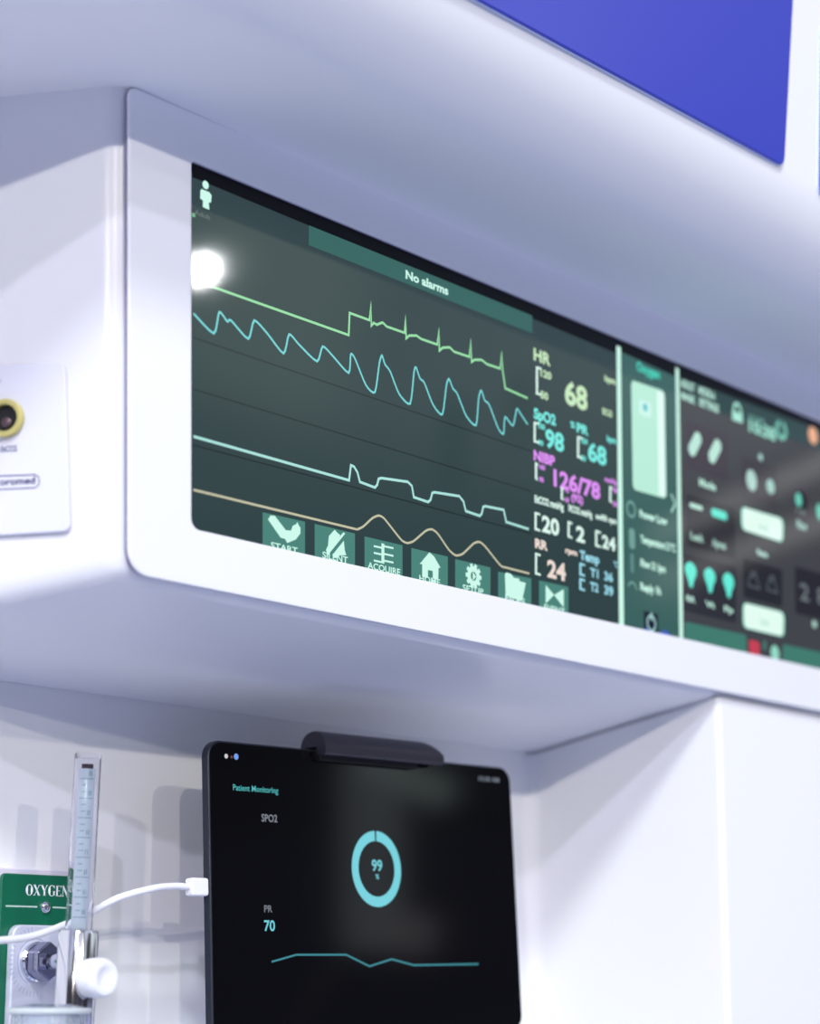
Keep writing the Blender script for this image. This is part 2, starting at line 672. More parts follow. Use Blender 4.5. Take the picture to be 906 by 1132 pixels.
# alarm bar
S.poly('alarm_bar', [(341, 249), (341, 271), (588, 368.5), (588, 349)], glow(52, 100, 94), U)
S.text('alarm_text', 'No alarms', 448, 307.5, 495, 9, MINT, 2 * U, 0.035)
# channel divisions
for nm, a, b in (('channel_rule', (213, 373), (587, 499)), ('channel_rule', (213, 430), (587, 543)),
                 ('channel_rule', (213, 492), (587, 590))):
    S.line(nm, [a, b], 1.4, glow(25, 40, 42), U)

ecg = [(213, 309.5), (385, 370.5), (386, 346), (408, 354), (409.6, 334.6), (410, 360), (412.8, 357), (416, 359), (422.5, 356.5),
       (427, 361), (446.8, 368), (447.8, 349.7), (448.5, 374), (452, 371), (460, 371), (465, 374.7), (483, 381),
       (484.7, 363.8), (485.2, 387.6), (489, 384.4), (496.6, 384), (501.4, 388.8), (518.4, 394.6), (519.9, 376.4),
       (520.8, 400.2), (524, 397.8), (531.8, 397.8), (537.8, 402.6), (552.4, 407.5), (554, 389.8), (555.3, 411),
       (558, 429.3), (582.8, 440.3)]
S.line('heart_rate_curve', ecg, 2.6, glow(150, 222, 166), 2 * U)


def smooth_px(pts, n=5):
    P = [Vector(p) for p in pts]
    Q = []
    for i in range(len(P) - 1):
        p0, p1, p2, p3 = P[max(i - 1, 0)], P[i], P[i + 1], P[min(i + 2, len(P) - 1)]
        for k in range(n):
            t = k / n
            t2, t3 = t * t, t ** 3
            c = 0.5
            q = ((2 * t3 - 3 * t2 + 1) * p1 + (t3 - 2 * t2 + t) * c * (p2 - p0) * 0.7 + (-2 * t3 + 3 * t2) * p2
                 + (t3 - t2) * c * (p3 - p1) * 0.7)
            Q.append((q.x, q.y))
    Q.append(tuple(P[-1]))
    return Q


pleth = [(213.5, 346.5), (236, 368.6), (242, 345), (250.8, 355.4), (255, 354.3), (274, 374.6), (280.6, 354.3), (295, 368.6),
         (313, 390.7), (319.2, 369.7), (330, 380.8), (350, 399.5), (356.3, 383), (367.8, 394), (384.9, 412.3), (387.3, 391.7),
         (392, 396.6), (404, 425.7), (414, 433.5), (418.9, 401.4), (421.8, 393), (425, 402.6), (431, 411), (440.7, 435.4),
         (452.9, 446.3), (457.2, 411), (459.4, 406.3), (463.8, 418.4), (468.6, 423.3), (478.3, 447.6), (488.5, 458), (493, 425.7),
         (496, 419), (500, 429.3), (505, 435.4), (514.8, 459.7), (525.7, 470), (528.6, 440.3), (531.5, 431.8), (535.4, 442.7),
         (540.3, 447.6), (550, 473), (556, 479.6), (557.8, 461), (566.5, 470.6), (570.6, 452.4), (574, 456), (582.8, 469.4)]
S.line('oxygen_pulse_curve', smooth_px(pleth, 4), 2.4, glow(118, 212, 214), 2 * U)
co2 = [(213.5, 482.5), (385.4, 531), (387.5, 514.3), (391, 516), (394.7, 522.3), (397.4, 532.8), (414, 539), (416.5, 536),
       (418, 529.5), (421, 528.5), (450.3, 532.7), (454.8, 537.2), (457, 549.7), (472.8, 555), (475.5, 552.5), (477.3, 545), (480, 544.2),
       (507.3, 548.6), (511.8, 554.4), (514.4, 565), (529.8, 570.3), (532, 568), (533.6, 560.5), (536, 559.6), (556.3, 563.7), (559, 577), (584, 585)]
S.line('carbon_dioxide_curve', co2, 2.8, glow(172, 228, 222), 2 * U)
resp = [(213.5, 541.5), (300, 562.5), (388, 583.8), (394.7, 585), (401.3, 581.9), (411, 573), (418, 570), (424, 573), (434.4, 586), (443.7, 597.4),
        (450, 600.3), (457, 598), (470, 587), (476.8, 585.2), (483.4, 590), (495.4, 607.4), (503.3, 614), (511.3, 612),
        (523.2, 600.8), (529.8, 599.3), (536.4, 604.8), (552.3, 624.6), (559, 627.5), (584.6, 634)]
S.line('breathing_curve', smooth_px(resp, 4), 2.4, glow(196, 194, 166), 2 * U)


# touch buttons along the lower edge
def button(xl, yl, xr, yr):
    return S.poly('touch_button', [(xl, yl), (xl, yl + 50), (xr, yr + 50), (xr, yr)], TEAL, U)


def z3(lst):
    return [(200 + x / 3.775, 460 + y / 3.775) for x, y in lst]


def z4(lst):
    return [(400 + x / 3.775, 520 + y / 3.775) for x, y in lst]


V = 2 * U
button(290, 566.3, 336.8, 576.8)
S.polys('cuff_symbol', [z3([(362, 432), (372, 415), (390, 416), (436, 476), (432, 512), (415, 508)]),
                        z3([(436, 476), (458, 478), (465, 458), (480, 450), (478, 515), (442, 530), (432, 512)]),
                        z3([(480, 450), (484, 441), (490, 456), (497, 466), (497, 490), (478, 515)])], MINT, V)
S.text('start_text', 'START', 299, 606, 328.5, 7, MINT, V)
button(347.5, 579.2, 392, 589.8)
S.polys('alarm_off_symbol', [z3([(603, 560), (612, 540), (616, 500), (630, 485), (640, 474), (650, 486), (664, 497), (612, 575)]),
                             z3([(630, 580), (678, 520), (682, 560), (688, 580), (660, 582), (650, 592), (640, 588)]),
                             z3([(603, 572), (676, 485), (684, 490), (612, 580)])], MINT, V)
S.text('silent_text', 'SILENT', 356, 616.5, 384, 7, MINT, V)
button(402.6, 593, 444.5, 602.8)
S.polys('acquire_symbol', [z4([(80, 304), (92, 307), (92, 390), (80, 387)])] +
        [z4([(48, y), (80, y + 7), (80, y + 15), (48, y + 8)]) for y in (312, 340, 372)] +
        [z4([(92, y + 9), (130, y + 17), (130, y + 25), (92, y + 17)]) for y in (304, 336, 364)], MINT, V)
S.text('acquire_text', 'ACQUIRE', 406, 628, 442, 7, MINT, V)
button(454.3, 605.8, 494.6, 615.4)
S.polys('home_symbol', [z4([(240, 390), (280, 342), (300, 360), (326, 406), (318, 408), (317, 456), (294, 452), (294, 420),
                            (274, 416), (274, 448), (250, 444), (250, 392)])], MINT, V)
S.text('home_text', 'HOME', 463, 642, 486, 6.5, MINT, V)
button(502.8, 618, 541.7, 627.4)


def gear():
    c = S.px(523, 637)
    r1 = abs(S.px(523, 637 - 14)[1] - c[1])
    quads = S.arc_quads(c, r1 * 0.36, r1 * 0.78, 0, 2 * math.pi, 36)
    for k in range(10):
        t = 2 * math.pi * k / 10
        d = 0.17
        quads.append([(c[0] + r * math.cos(t + s), c[1] + r * math.sin(t + s)) for r, s in
                      ((r1 * 0.74, -d * 1.3), (r1, -d), (r1, d), (r1 * 0.74, d * 1.3))])
    S._flat('settings_symbol', quads, MINT, V)
    S._flat('settings_pointer', [[(c[0] - r1 * 0.10, c[1] - r1 * .36), (c[0] + r1 * 0.30, c[1]), (c[0] - r1 * 0.10, c[1] + r1 * 0.36)]], MINT, V)


gear()
S.text('setup_text', 'SETUP', 511, 652.5, 534, 6.5, MINT, V)
button(550.2, 632, 586.8, 639.6)
S.polys('folder_symbol', [z4([(595, 432), (602, 426), (622, 433), (632, 448), (655, 452), (655, 462), (682, 470), (668, 538), (660, 545), (598, 522)])], MINT, V)
S.text('files_text', 'FILES', 558, 663.5, 580, 6.5, MINT, V)
button(595.5, 641.6, 627.8, 649)
S.polys('trend_symbol', [z4([(765, 478), (800, 520), (765, 556)]), z4([(840, 496), (800, 520), (840, 572)])], MINT, V)
S.text('event_text', 'EVENT', 601, 674.3, 624, 6.5, MINT, V)

# ---------------- numbers column
GRN = glow(200, 234, 190)
CYN = glow(120, 235, 226)
MAG = glow(226, 146, 248)
WHT = glow(222, 250, 240)
ROSE = glow(238, 222, 212)
SKY = glow(156, 220, 236)


def bracket(x, y0, y1, m=WHT, arm=5):
    S.polys('limit_bracket', [[(x - 1.1, y0), (x - 1.1, y1), (x + 1.1, y1 + 0.5), (x + 1.1, y0 + 0.5)],
                              [(x, y0), (x, y0 + 2.4), (x + arm, y0 + 4.2), (x + arm, y0 + 1.8)],
                              [(x, y1 - 2.4), (x, y1), (x + arm, y1 + 1.8), (x + arm, y1 - 0.6)]], m, V)


S.text('heart_rate_text', 'HR', 589.5, 397.5, 608, 12.5, GRN, V, 0.035)
bracket(593, 405, 436)
S.text('limit_text', '120', 597, 415.5, 609, 7.5, GRN, V, 0.04)
S.text('limit_text', '50', 597, 439.5, 605.5, 7.5, GRN, V, 0.04)
S.text('heart_rate_number', '68', 624, 445, 649, 24, GRN, V, 0.035)
S.text('unit_text', 'bpm', 668, 421, 680, 6.5, GRN, V, 0.04)
S.text('unit_text', 'ECG', 665.5, 457.5, 676, 6.5, GRN, V, 0.04)
S.text('oxygen_text', 'SpO2', 589.5, 462, 614, 11, CYN, V, 0.045)
bracket(590.5, 466, 489)
S.text('limit_text', '100', 594.5, 473, 602, 5.5, CYN, V, 0.04)
S.text('limit_text', '90', 594.5, 491.5, 600, 5.5, CYN, V, 0.04)
S.text('oxygen_number', '98', 602.5, 493, 623, 19, CYN, V, 0.035)
S.text('unit_text', '%', 630, 472, 635, 6.5, CYN, V, 0.04)
S.text('pulse_text', 'PR', 637, 477, 650, 9.5, CYN, V, 0.045)
bracket(638.5, 482, 506)
S.text('limit_text', '120', 641.5, 489, 649, 5.5, CYN, V, 0.04)
S.text('limit_text', '50', 641.5, 508.5, 647, 5.5, CYN, V, 0.04)
S.text('pulse_number', '68', 649.5, 508, 670, 19, CYN, V, 0.035)
S.text('unit_text', 'bpm', 670.5, 487.5, 680.5, 6.5, CYN, V, 0.04)
S.text('pressure_text', 'NIBP', 589.5, 508, 613, 10.5, MAG, V, 0.045)
bracket(592, 511, 530, arm=2)
S.text('limit_text', '160', 595.5, 518, 602, 5, MAG, V, 0.04)
S.text('limit_text', '90', 595.5, 532, 600.5, 5, MAG, V, 0.04)
S.text('pressure_number', '126/78', 611.5, 536.5, 663, 17.5, MAG, V, 0.035)
S.text('unit_text', 'mmHg', 668, 532, 681, 5.5, MAG, V, 0.04)
bracket(674, 537, 555, arm=2)
S.text('limit_text', '90', 677, 544, 682, 5, MAG, V, 0.04)
S.text('limit_text', '50', 677, 559, 682, 5, MAG, V, 0.04)
bracket(620.5, 538, 552, arm=2)
S.text('limit_text', '110', 624, 544, 628.5, 5, MAG, V, 0.04)
S.text('limit_text', '60', 624, 554.5, 628.5, 5, MAG, V, 0.04)
S.text('mean_pressure_number', '(92)', 631, 553, 644, 7.5, MAG, V, 0.045)
S.text('carbon_dioxide_text', 'EtCO2 mmHg', 590.5, 555, 622.5, 7.5, WHT, V, 0.045)
S.text('carbon_dioxide_text', 'FiCO2 mmHg', 628, 565, 654, 7, WHT, V, 0.045)
S.text('breathing_text', 'awRR rpm', 658, 573, 681, 6, WHT, V, 0.045)
bracket(591.5, 566, 586)
S.text('carbon_dioxide_number', '20', 598.6, 587, 617.7, 17, WHT, V, 0.035)
bracket(628, 576, 594, arm=4)
S.text('carbon_dioxide_number', '2', 636.5, 597.5, 646, 16, WHT, V, 0.035)
bracket(658.5, 586, 604)
S.text('breathing_number', '24', 665, 605, 680, 13.5, WHT, V, 0.035)
S.text('breathing_text', 'RR', 591, 605, 605, 9.5, ROSE, V, 0.045)
S.text('unit_text', 'rpm', 624.5, 611, 637.5, 6, ROSE, V, 0.045)
bracket(592, 611, 635)
S.text('breathing_number', '24', 604.5, 637, 625, 18, ROSE, V, 0.035)
S.text('temperature_text', 'Temp', 640.5, 618, 662, 9.5, SKY, V, 0.045)
S.text('unit_text', '°C', 678, 626.5, 682.5, 6, SKY, V, 0.04)
bracket(641, 622, 636, SKY)
bracket(641, 639, 652, SKY)
S.text('temperature_text', 'T1', 652, 637, 661, 9, SKY, V, 0.04)
S.text('temperature_text', '36', 667.5, 641, 677, 9, SKY, V, 0.04)
S.text('temperature_text', 'T2', 652, 652.5, 661, 9, SKY, V, 0.04)
S.text('temperature_text', '39', 667.5, 656.5, 677.5, 9.5, SKY, V, 0.04)

# ---------------- separators and oxygen column
SEP = glow(205, 250, 234)
S.poly('separator', [(680.8, 382), (683.6, 692), (689, 694), (685.4, 384)], SEP, 2 * V)
S.poly('separator', [(746, 406), (750.4, 712), (754.6, 714), (749.6, 408)], SEP, 2 * V)
S.text('oxygen_heading', 'Oxygen', 703, 409, 729, 9.5, glow(70, 205, 182), V, 0.045)
S.poly('level_gauge', [(697, 420), (699, 541), (736, 551.5), (734, 432.5)], glow(184, 236, 216), V, 0.004)
S.poly('gauge_highlight', [(725.5, 432), (727.5, 547), (735, 549.5), (733, 434.5)], glow(226, 252, 244), V + U)
S.poly('gauge_symbol', [(706, 441), (706, 458), (719, 462.5), (719, 445.5)], glow(206, 246, 236), V + U, 0.002)
S.disc('gauge_drop', 712.5, 450.5, 4.5, glow(96, 196, 206), V + 2 * U)
S.line('arrow_symbol', [(741, 546), (746, 557), (741.5, 566)], 2.6, glow(170, 225, 210), V)
DIM = glow(112, 160, 152)
S.ring('power_gauge', 697, 563, 9.5, 6.5, DIM, V)
S.poly('temperature_gauge', [(694.5, 583), (695, 606), (701.5, 608), (701, 585)], DIM, V, 0.003)
S.poly('flow_gauge', [(696, 611), (696.4, 633), (700.2, 634), (700, 612)], glow(92, 136, 130), V, 0.002)
c = S.px(698.5, 652)
S._flat('time_gauge', S.arc_quads(c, 0.0042, 0.0056, 0.1, math.pi - 0.3, 20), DIM, V)
LBL = glow(200, 246, 230)
S.text('oxygen_label', 'Power Low', 706.5, 571.5, 737, 8, LBL, V, 0.045)
S.text('oxygen_label', 'Temperature 21°C', 707.5, 599.5, 746, 8, LBL, V, 0.045)
S.text('oxygen_label', 'Flow 21 lpm', 707.5, 626, 735, 8, LBL, V, 0.045)
S.text('oxygen_label', 'Reply 1h', 707.5, 652, 730, 8, LBL, V, 0.045)
S.poly('power_button', [(711, 675), (711.5, 701), (727, 704.5), (726.5, 679)], glow(24, 34, 52), V)
S.ring('power_symbol', 719.4, 689, 9, 7, glow(176, 222, 222), V + U)
S.poly('power_tick', [(718.8, 677), (718.9, 686), (720.3, 686.4), (720.2, 677.4)], glow(176, 222, 222), V + U)
S.poly('blue_reflection', [(712, 693), (712.5, 702), (744, 710), (741, 702), (735, 696), (730, 699), (724, 699.5)], glow(62, 92, 196), V)  # blue reflection painted as a glowing patch

# ---------------- ventilator controls (right)
PALE = glow(186, 230, 216)
S.text('patient_text', 'ADULT', 752, 427, 767.5, 8, PALE, V, 0.045)
S.text('patient_text', 'MODE-A', 772, 435, 790, 8, PALE, V, 0.045)
S.text('patient_text', 'MASK', 752.5, 440.5, 768.5, 7.5, PALE, V, 0.045)
S.text('patient_text', 'SETTINGS', 772.5, 448, 794, 8, PALE, V, 0.045)
S.poly('lock_body', [(808.8, 454), (809, 464), (820.3, 468), (820, 458)], glow(170, 232, 214), V)
S.ring('lock_shackle', 814.5, 454, 9, 5.5, glow(170, 232, 214), V, rx=4.8)
S.text('clock_text', '10:38', 827.5, 476, 857, 12.5, glow(150, 218, 200), V, 0.045)
S.text('date_text', '12-04', 828, 462, 844, 4.5, glow(120, 180, 166), V)
S.ring('battery_ring', 863, 475.5, 11, 6, glow(120, 200, 182), V, gap=0.35, rx=6)
S.disc('orange_dot', 898, 481.5, 9.5, glow(240, 176, 138), V)
TILE = glow(62, 56, 68)
S.poly('control_tile', [(757.5, 464), (758, 518), (804, 532), (804, 480.5)], TILE, V, 0.002)


def capsule(name, p, q, w, m):
    a, b = Vector(S.px(*p)), Vector(S.px(*q))
    d = (b - a).normalized()
    n = Vector((-d.y, d.x))
    pts = []
    for k in range(13):
        t = math.pi * k / 12
        pts.append(tuple(a - d * math.sin(t) * w + n * math.cos(t) * -w))
    for k in range(13):
        t = math.pi * k / 12
        pts.append(tuple(b + d * math.sin(t) * w + n * math.cos(t) * w))
    return S._flat(name, [pts], m, V + U)


capsule('pill_symbol', (764.5, 497), (770.5, 485), 0.0048, PALE)
capsule('pill_symbol', (786.5, 505), (792.5, 493), 0.0048, PALE)
S.text('control_label', 'Mode', 772.5, 536.5, 790.5, 8, PALE, V, 0.045)
S.poly('control_tile', [(819, 503), (819.5, 551), (858, 562), (858, 517)], glow(58, 56, 66), V, 0.002)
S.oval('dial_symbol', 830, 531, 5.6, 11.5, glow(176, 214, 206), V + U)
S.oval('dial_symbol', 851, 538, 4.4, 8, glow(160, 204, 196), V + U)
S.disc('tile_dot', 840, 505.5, 4, glow(170, 212, 204), V + U)
S.disc('round_dial', 885, 556, 21, glow(66, 62, 74), V)
S.disc('dial_face', 885, 555, 13, glow(24, 30, 38), V + U)
S.oval('dial_needle', 882, 552.5, 3.2, 7.5, glow(110, 214, 192), V + 2 * U)
S.text('dial_number', '1.0', 880, 566.5, 889, 5, glow(140, 160, 158), V + 2 * U)
S.text('control_label', 'Flow', 880.5, 583, 891.5, 8, glow(170, 214, 206), V, 0.045)
S.oval('dial_symbol', 905.5, 566, 3.4, 9, glow(110, 214, 192), V + U)
S.poly('control_tile', [(758, 546), (758.5, 603), (812, 617), (812, 561)], glow(44, 46, 54), V, 0.002)
capsule('level_bar', (763, 558.3), (774.5, 562), 0.0017, PALE)
capsule('level_bar', (788, 566.5), (800.5, 570.5), 0.0030, glow(96, 232, 212))
S.text('control_label', 'Leak', 762.5, 595.5, 777.5, 8, PALE, V, 0.045)
S.text('control_label', 'Apnea', 786.5, 603, 802, 8, PALE, V, 0.045)
BTN = glow(226, 252, 242)


def white_button(tl, tr, br, bl):
    S.poly('white_button', [tl, bl, br, tr], glow(120, 214, 190), V + U, 0.005)
    def mix(a, b, t):
        return (a[0] + (b[0] - a[0]) * t, a[1] + (b[1] - a[1]) * t)
    cc = ((tl[0] + br[0]) / 2, (tl[1] + br[1]) / 2)
    S.poly('button_face', [mix(p, cc, 0.05) for p in (tl, bl, br, tr)], BTN, V + 2 * U, 0.0045)


white_button((818.5, 559.5), (865.5, 573.5), (864.8, 600), (818.8, 585.5))
S.text('button_text', '4.0', 838, 585, 848, 6, glow(176, 220, 206), V + 3 * U)
white_button((820.3, 665.5), (866.6, 677), (865.8, 704.5), (820.6, 694))
S.text('button_text', '36', 840, 690, 849, 6, glow(176, 220, 206), V + 3 * U)
S.text('control_label', 'Rate', 836.5, 613, 848, 6, PALE, V, 0.045)
PIN = glow(98, 236, 216)


def pin(x, y0, y1):
    c0 = S.px(x, y0 + 9)
    h = S.px(x, y0)[1] - S.px(x, y1)[1]
    k = 0.0074
    prof = [(0, 0), (0.5, 0.06), (0.85, 0.16), (1, 0.3), (0.92, 0.46), (0.62, 0.64), (0.36, 0.84), (0.28, 0.96), (0, 1.0)]
    top = S.px(x, y0)
    pts = [(top[0] + a * k, top[1] - b * h) for a, b in prof] + [(top[0] - a * k, top[1] - b * h) for a, b in prof[-2:0:-1]]
    S._flat('pin_symbol', [pts], PIN, V + U)


pin(762.5, 621, 649.5)
pin(783.6, 627.5, 655.5)
pin(804.2, 633, 661)
S.poly('control_tile', [(755, 612), (755, 675), (813, 689), (813, 627)], glow(42, 44, 54), V - 0.00001, 0.002)
S.text('control_label', 'RR', 758.3, 664, 768, 6, PALE, V, 0.045)
S.text('control_label', 'Vt', 779, 670, 789.5, 6, PALE, V, 0.045)
S.text('control_label', 'Pp', 800, 675.5, 810, 6, PALE, V, 0.045)
S.poly('control_tile', [(821, 617), (821.5, 660), (864, 671), (864, 630)], glow(34, 36, 46), V, 0.002)
GRY = glow(84, 92, 98)
for (x, y, k) in ((832.5, 640, 1.0), (852.8, 644.5, 0.9)):
    S.line('weight_symbol', [(x - 6.5 * k, y + 7), (x - 4 * k, y - 4), (x + 3 * k, y - 2), (x + 6.5 * k, y + 11), (x - 6.5 * k, y + 7)], 2.2, GRY, V + U)
    S.poly('weight_knob', [(x - 3 * k, y - 9), (x - 3 * k, y - 6), (x + 3 * k, y - 4.4), (x + 3 * k, y - 7.4)], GRY, V + U)
S.poly('control_tile', [(878, 626), (878.5, 678), (930, 690), (930, 640)], glow(36, 36, 46), V, 0.002)
S.text('control_number', '2', 884, 662.5, 894, 18, glow(108, 118, 122), V + U)
S.text('control_number', '8', 903, 667, 914, 18, glow(108, 118, 122), V + U)
S.disc('tile_dot', 899.5, 690, 4, PALE, V + U)
BAR = glow(62, 122, 110)
S.poly('lower_bar', [(756, 687), (757, 740), (824.5, 755), (824.5, 702)], BAR, V, 0.003)
S.poly('lower_bar', [(864.5, 712), (864.5, 760), (960, 780), (960, 733)], BAR, V, 0.003)
S.poly('alarm_button', [(827.3, 707), (827.8, 727), (839, 730), (838.8, 710)], glow(198, 62, 84), V, 0.002)
S.poly('lower_tick', [(843, 708), (843, 718), (846.5, 719), (846.5, 709)], glow(70, 120, 112), V)
S.disc('lower_symbol', 856, 722.5, 9, glow(146, 216, 196), V + U)

# ------------------------------------------------------------------ socket plate on the housing's left side
SIDE = Plane(A_b - Vector((0.001, -BZT, 0)), -GV, (A_t - A_b) * 0 + Vector((0, 0, 1)))
# the side face of the housing leans with the bezel's left edge
_lean = Vector((A_t.x - A_b.x, 0, A_t.z - A_b.z)).normalized()
SIDE = Plane(A_b - Vector((0.001, -BZT, 0)), -GV, _lean)
pl_px = [(-70, 409), (-70, 600), (78.5, 588), (75.5, 400)]
SIDE_P = Plane(SIDE.o + SIDE.n * 0.0036, SIDE.u, SIDE.v)
pl_uv = [SIDE_P.uv(*p) for p in pl_px]
sp = thing('socket_plate', 'white wall plate with a yellow ringed socket on the left side of the monitor housing', 'wall plate',
           SIDE.at(*SIDE.uv(20, 588)))
slab('plate', SIDE, round_poly(pl_uv, [0.002, 0.002, 0.004, 0.004], 6), 0.0004, 0.0035, PLATE, sp, bevel=0.001)
_rp = Plane(SIDE.o + SIDE.n * 0.0072, SIDE.u, SIDE.v)
cu, cv = _rp.uv(7, 463.5)
rr = abs(_rp.uv(7, 442.5)[1] - cv)


def pring(name, r0, r1, h0, h1, material, parent):
    n = 40
    return frame(name, SIDE, ellipse(cu, cv, r1, r1, n), ellipse(cu, cv, r0, r0, n), h0, h1, material, parent, bevel=0.0006)


ringo = pring('socket_ring', rr * 0.70, rr, 0.0035, 0.0075, BRASS, sp)
slab('socket_bore', SIDE, ellipse(cu, cv, rr * 0.70, rr * 0.70, 32), 0.0032, 0.0040, BLACK, sp)
lathe('socket_pin', SIDE.at(cu + 0.0005, cv - 0.002, 0.004), SIDE.n, [(rr * 0.26, 0), (rr * 0.26, 0.0016), (rr * 0.18, 0.002)],
      mat('socket_pin_metal', (0.12, 0.08, 0.09), rough=0.35, metal=0.6), sp, 20)
lathe('plate_screw', SIDE.at(*SIDE_P.uv(3, 423), 0.0035), SIDE.n, [(0.0009, 0), (0.0008, 0.0004)], STEEL, sp, 14)
SS = Sheet(SIDE_P, 0.0001, sp)
SS.text('socket_text', 'EtCO2', 3, 502, 21, 6.5, BLUEINK, 0, 0.02)
SS.text('maker_text', 'oromed', 1.5, 538.8, 40.5, 7.5, BLUEINK, 0, 0.025)
bx = round_poly([SS.px(*p) for p in [(-40, 530), (-40, 546.5), (45.5, 541), (45.5, 525.5)]], 0.003, 6)
bi = round_poly([SS.px(*p) for p in [(-39, 531.2), (-39, 545.2), (44.4, 540), (44.4, 526.8)]], 0.0024, 6)
SS._flat('maker_border', [[bx[i], bx[(i + 1) % len(bx)], bi[(i + 1) % len(bx)], bi[i]] for i in range(len(bx))], BLUEINK)

# ------------------------------------------------------------------ tablet on its holder
OFF = 0.060
TW_YAW, TW_PIT, TW_ROL = math.radians(-3.8), math.radians(2.6), math.radians(0.5)
w0 = Vector((math.cos(TW_YAW), math.sin(TW_YAW), 0))
n0 = Vector((math.sin(TW_YAW), -math.cos(TW_YAW), 0))
u0 = UPV * math.cos(TW_PIT) - n0 * math.sin(TW_PIT)
TWv = w0 * math.cos(TW_ROL) + u0 * math.sin(TW_ROL)
TUv = u0 * math.cos(TW_ROL) - w0 * math.sin(TW_ROL)
tl = Plane((0, YW - OFF, 0), (1, 0, 0), (0, 0, 1)).hit(230, 817)
TAB = Plane(tl, TWv, TUv)
tw = TAB.uv(563.5, 848)[0]
th = -TAB.uv(575, 1139)[1]
print('tablet', tw, th)
TT = 0.0065
tab = thing('tablet', 'black tablet computer showing a blue ring gauge, held below the monitor', 'tablet', TAB.at(tw / 2, -th, -TT))
tab_out = round_poly([(0, 0), (0, -th), (tw, -th), (tw, 0)], 0.0095, 10)
slab('body', TAB, tab_out, -TT, -0.0004, SLATE, tab, bevel=0.0012, segs=3)
i_ = 0.0013
tin = round_poly([(i_, -i_), (i_, -th + i_), (tw - i_, -th + i_), (tw - i_, -i_)], 0.0084, 10)
tscreen = slab('screen', TAB, tin, -0.0004, 0.0003, mat('tablet_glass', (0.002, 0.002, 0.003), rough=0.06, spec=0.4), tab)
T = Sheet(TAB, 0.00036, tscreen)
T.disc('status_symbol', 249.5, 836, 2.6, glow(205, 205, 205))
T.disc('status_symbol', 260.5, 836.5, 3.4, glow(120, 160, 240))
T.disc('status_symbol', 255.5, 837, 1.6, glow(120, 70, 66))
T.text('status_text', '10:38 AM', 528.5, 863, 551, 5, glow(120, 128, 142))
T.text('heading_text', 'Patient Monitoring', 257, 873.5, 307, 6.5, glow(84, 186, 188), 0, 0.01)
T.text('oxygen_text', 'SPO2', 288.5, 908, 306, 8, glow(130, 134, 146))
AQUA = glow(116, 208, 220)
T.ring('ring_gauge', 415.7, 960.5, 41.8, 30.5, AQUA, 0, gap=0.035, rx=26.8)
T.text('oxygen_number', '99', 410.5, 962.5, 422, 12, AQUA)
T.text('unit_text', '%', 414.5, 971.5, 418.5, 5, AQUA)
T.text('pulse_text', 'PR', 291.5, 1008.3, 300.5, 7.5, glow(120, 124, 134))
T.text('pulse_number', '70', 291.5, 1029, 303.5, 11.5, AQUA)
T.line('pulse_chart', [(299.6, 1063.3), (327, 1055.5), (382, 1055.5), (407.8, 1068.2), (432.3, 1060.4), (456.8, 1067), (528.3, 1065.8)],
       2.2, glow(62, 134, 146))

# holder: moulded hook over the tablet's top edge on a bracket fixed to the wall
hold = thing('tablet_holder', 'dark grey hooked clamp gripping the top edge of the tablet', 'tablet holder',
             TAB.at(TAB.uv(410, 830)[0], 0.0, -TT))
HX0, HX1 = TAB.uv(346, 830)[0], TAB.uv(477, 842)[0]
H_UP = TAB.uv(382, 812)[1]
LIPH = 0.0105
lip_b = TAB.uv(430, 843.5)[1]


def hook():
    # profile in (h, v): h = out of the tablet face, v = up; drawn clockwise around the hook section
    vt = H_UP
    pr = [(-TT - 0.004, -0.030), (-TT - 0.004, vt - 0.009)]
    c, r = (-TT + 0.006, vt - 0.010), 0.010
    for k in range(9):
        t = math.pi - (math.pi / 2) * k / 8
        pr.append((c[0] + r * math.cos(t), c[1] + r * math.sin(t)))
    c2, r2 = (LIPH - 0.010, vt - 0.010), 0.010
    for k in range(9):
        t = math.pi / 2 - (math.pi / 2) * k / 8
        pr.append((c2[0] + r2 * math.cos(t), c2[1] + r2 * math.sin(t)))
    pr += [(LIPH, lip_b + 0.001), (LIPH - 0.001, lip_b), (0.0042, lip_b), (0.0034, lip_b + 0.001), (0.0034, 0.0012), (-TT - 0.0004, 0.0012), (-TT - 0.0004, -0.030)]
    n = len(pr)
    v, f = [], []
    xs = [HX0, HX0 + 0.001, HX0 + 0.012] + [HX1 - 0.014 + 0.014 * math.sin(math.radians(a)) for a in (0, 18, 36, 52, 66, 78, 90)]
    zs = [0.96, 1, 1] + [math.cos(math.radians(a)) * 0.70 + 0.30 for a in (0, 18, 36, 52, 66, 78, 90)]
    # rounded right end: lower the top there
    for i, x in enumerate(xs):
        for h, q in pr:
            z = q
            if q > 0.001:
                z = 0.001 + (q - 0.001) * zs[i]
            v.append(TAB.at(x, z, h))
    for i in range(len(xs) - 1):
        for k in range(n):
            l = (k + 1) % n
            f.append([i * n + k, i * n + l, (i + 1) * n + l, (i + 1) * n + k])
    f.append(list(range(n)))
    f.append([(len(xs) - 1) * n + k for k in range(n)])
    mesh_obj('clamp', v, f, DARKGREY, hold, smooth=True)


hook()
pad_b = TAB.uv(400, 846)[1]
slab('grip_pad', TAB, round_poly([(HX0 + 0.001, pad_b), (HX0 + 0.001, 0.001), (HX1 - 0.018, 0.001), (HX1 - 0.018, pad_b)], 0.001, 4), 0.0005, 0.0042, BLACK, hold)
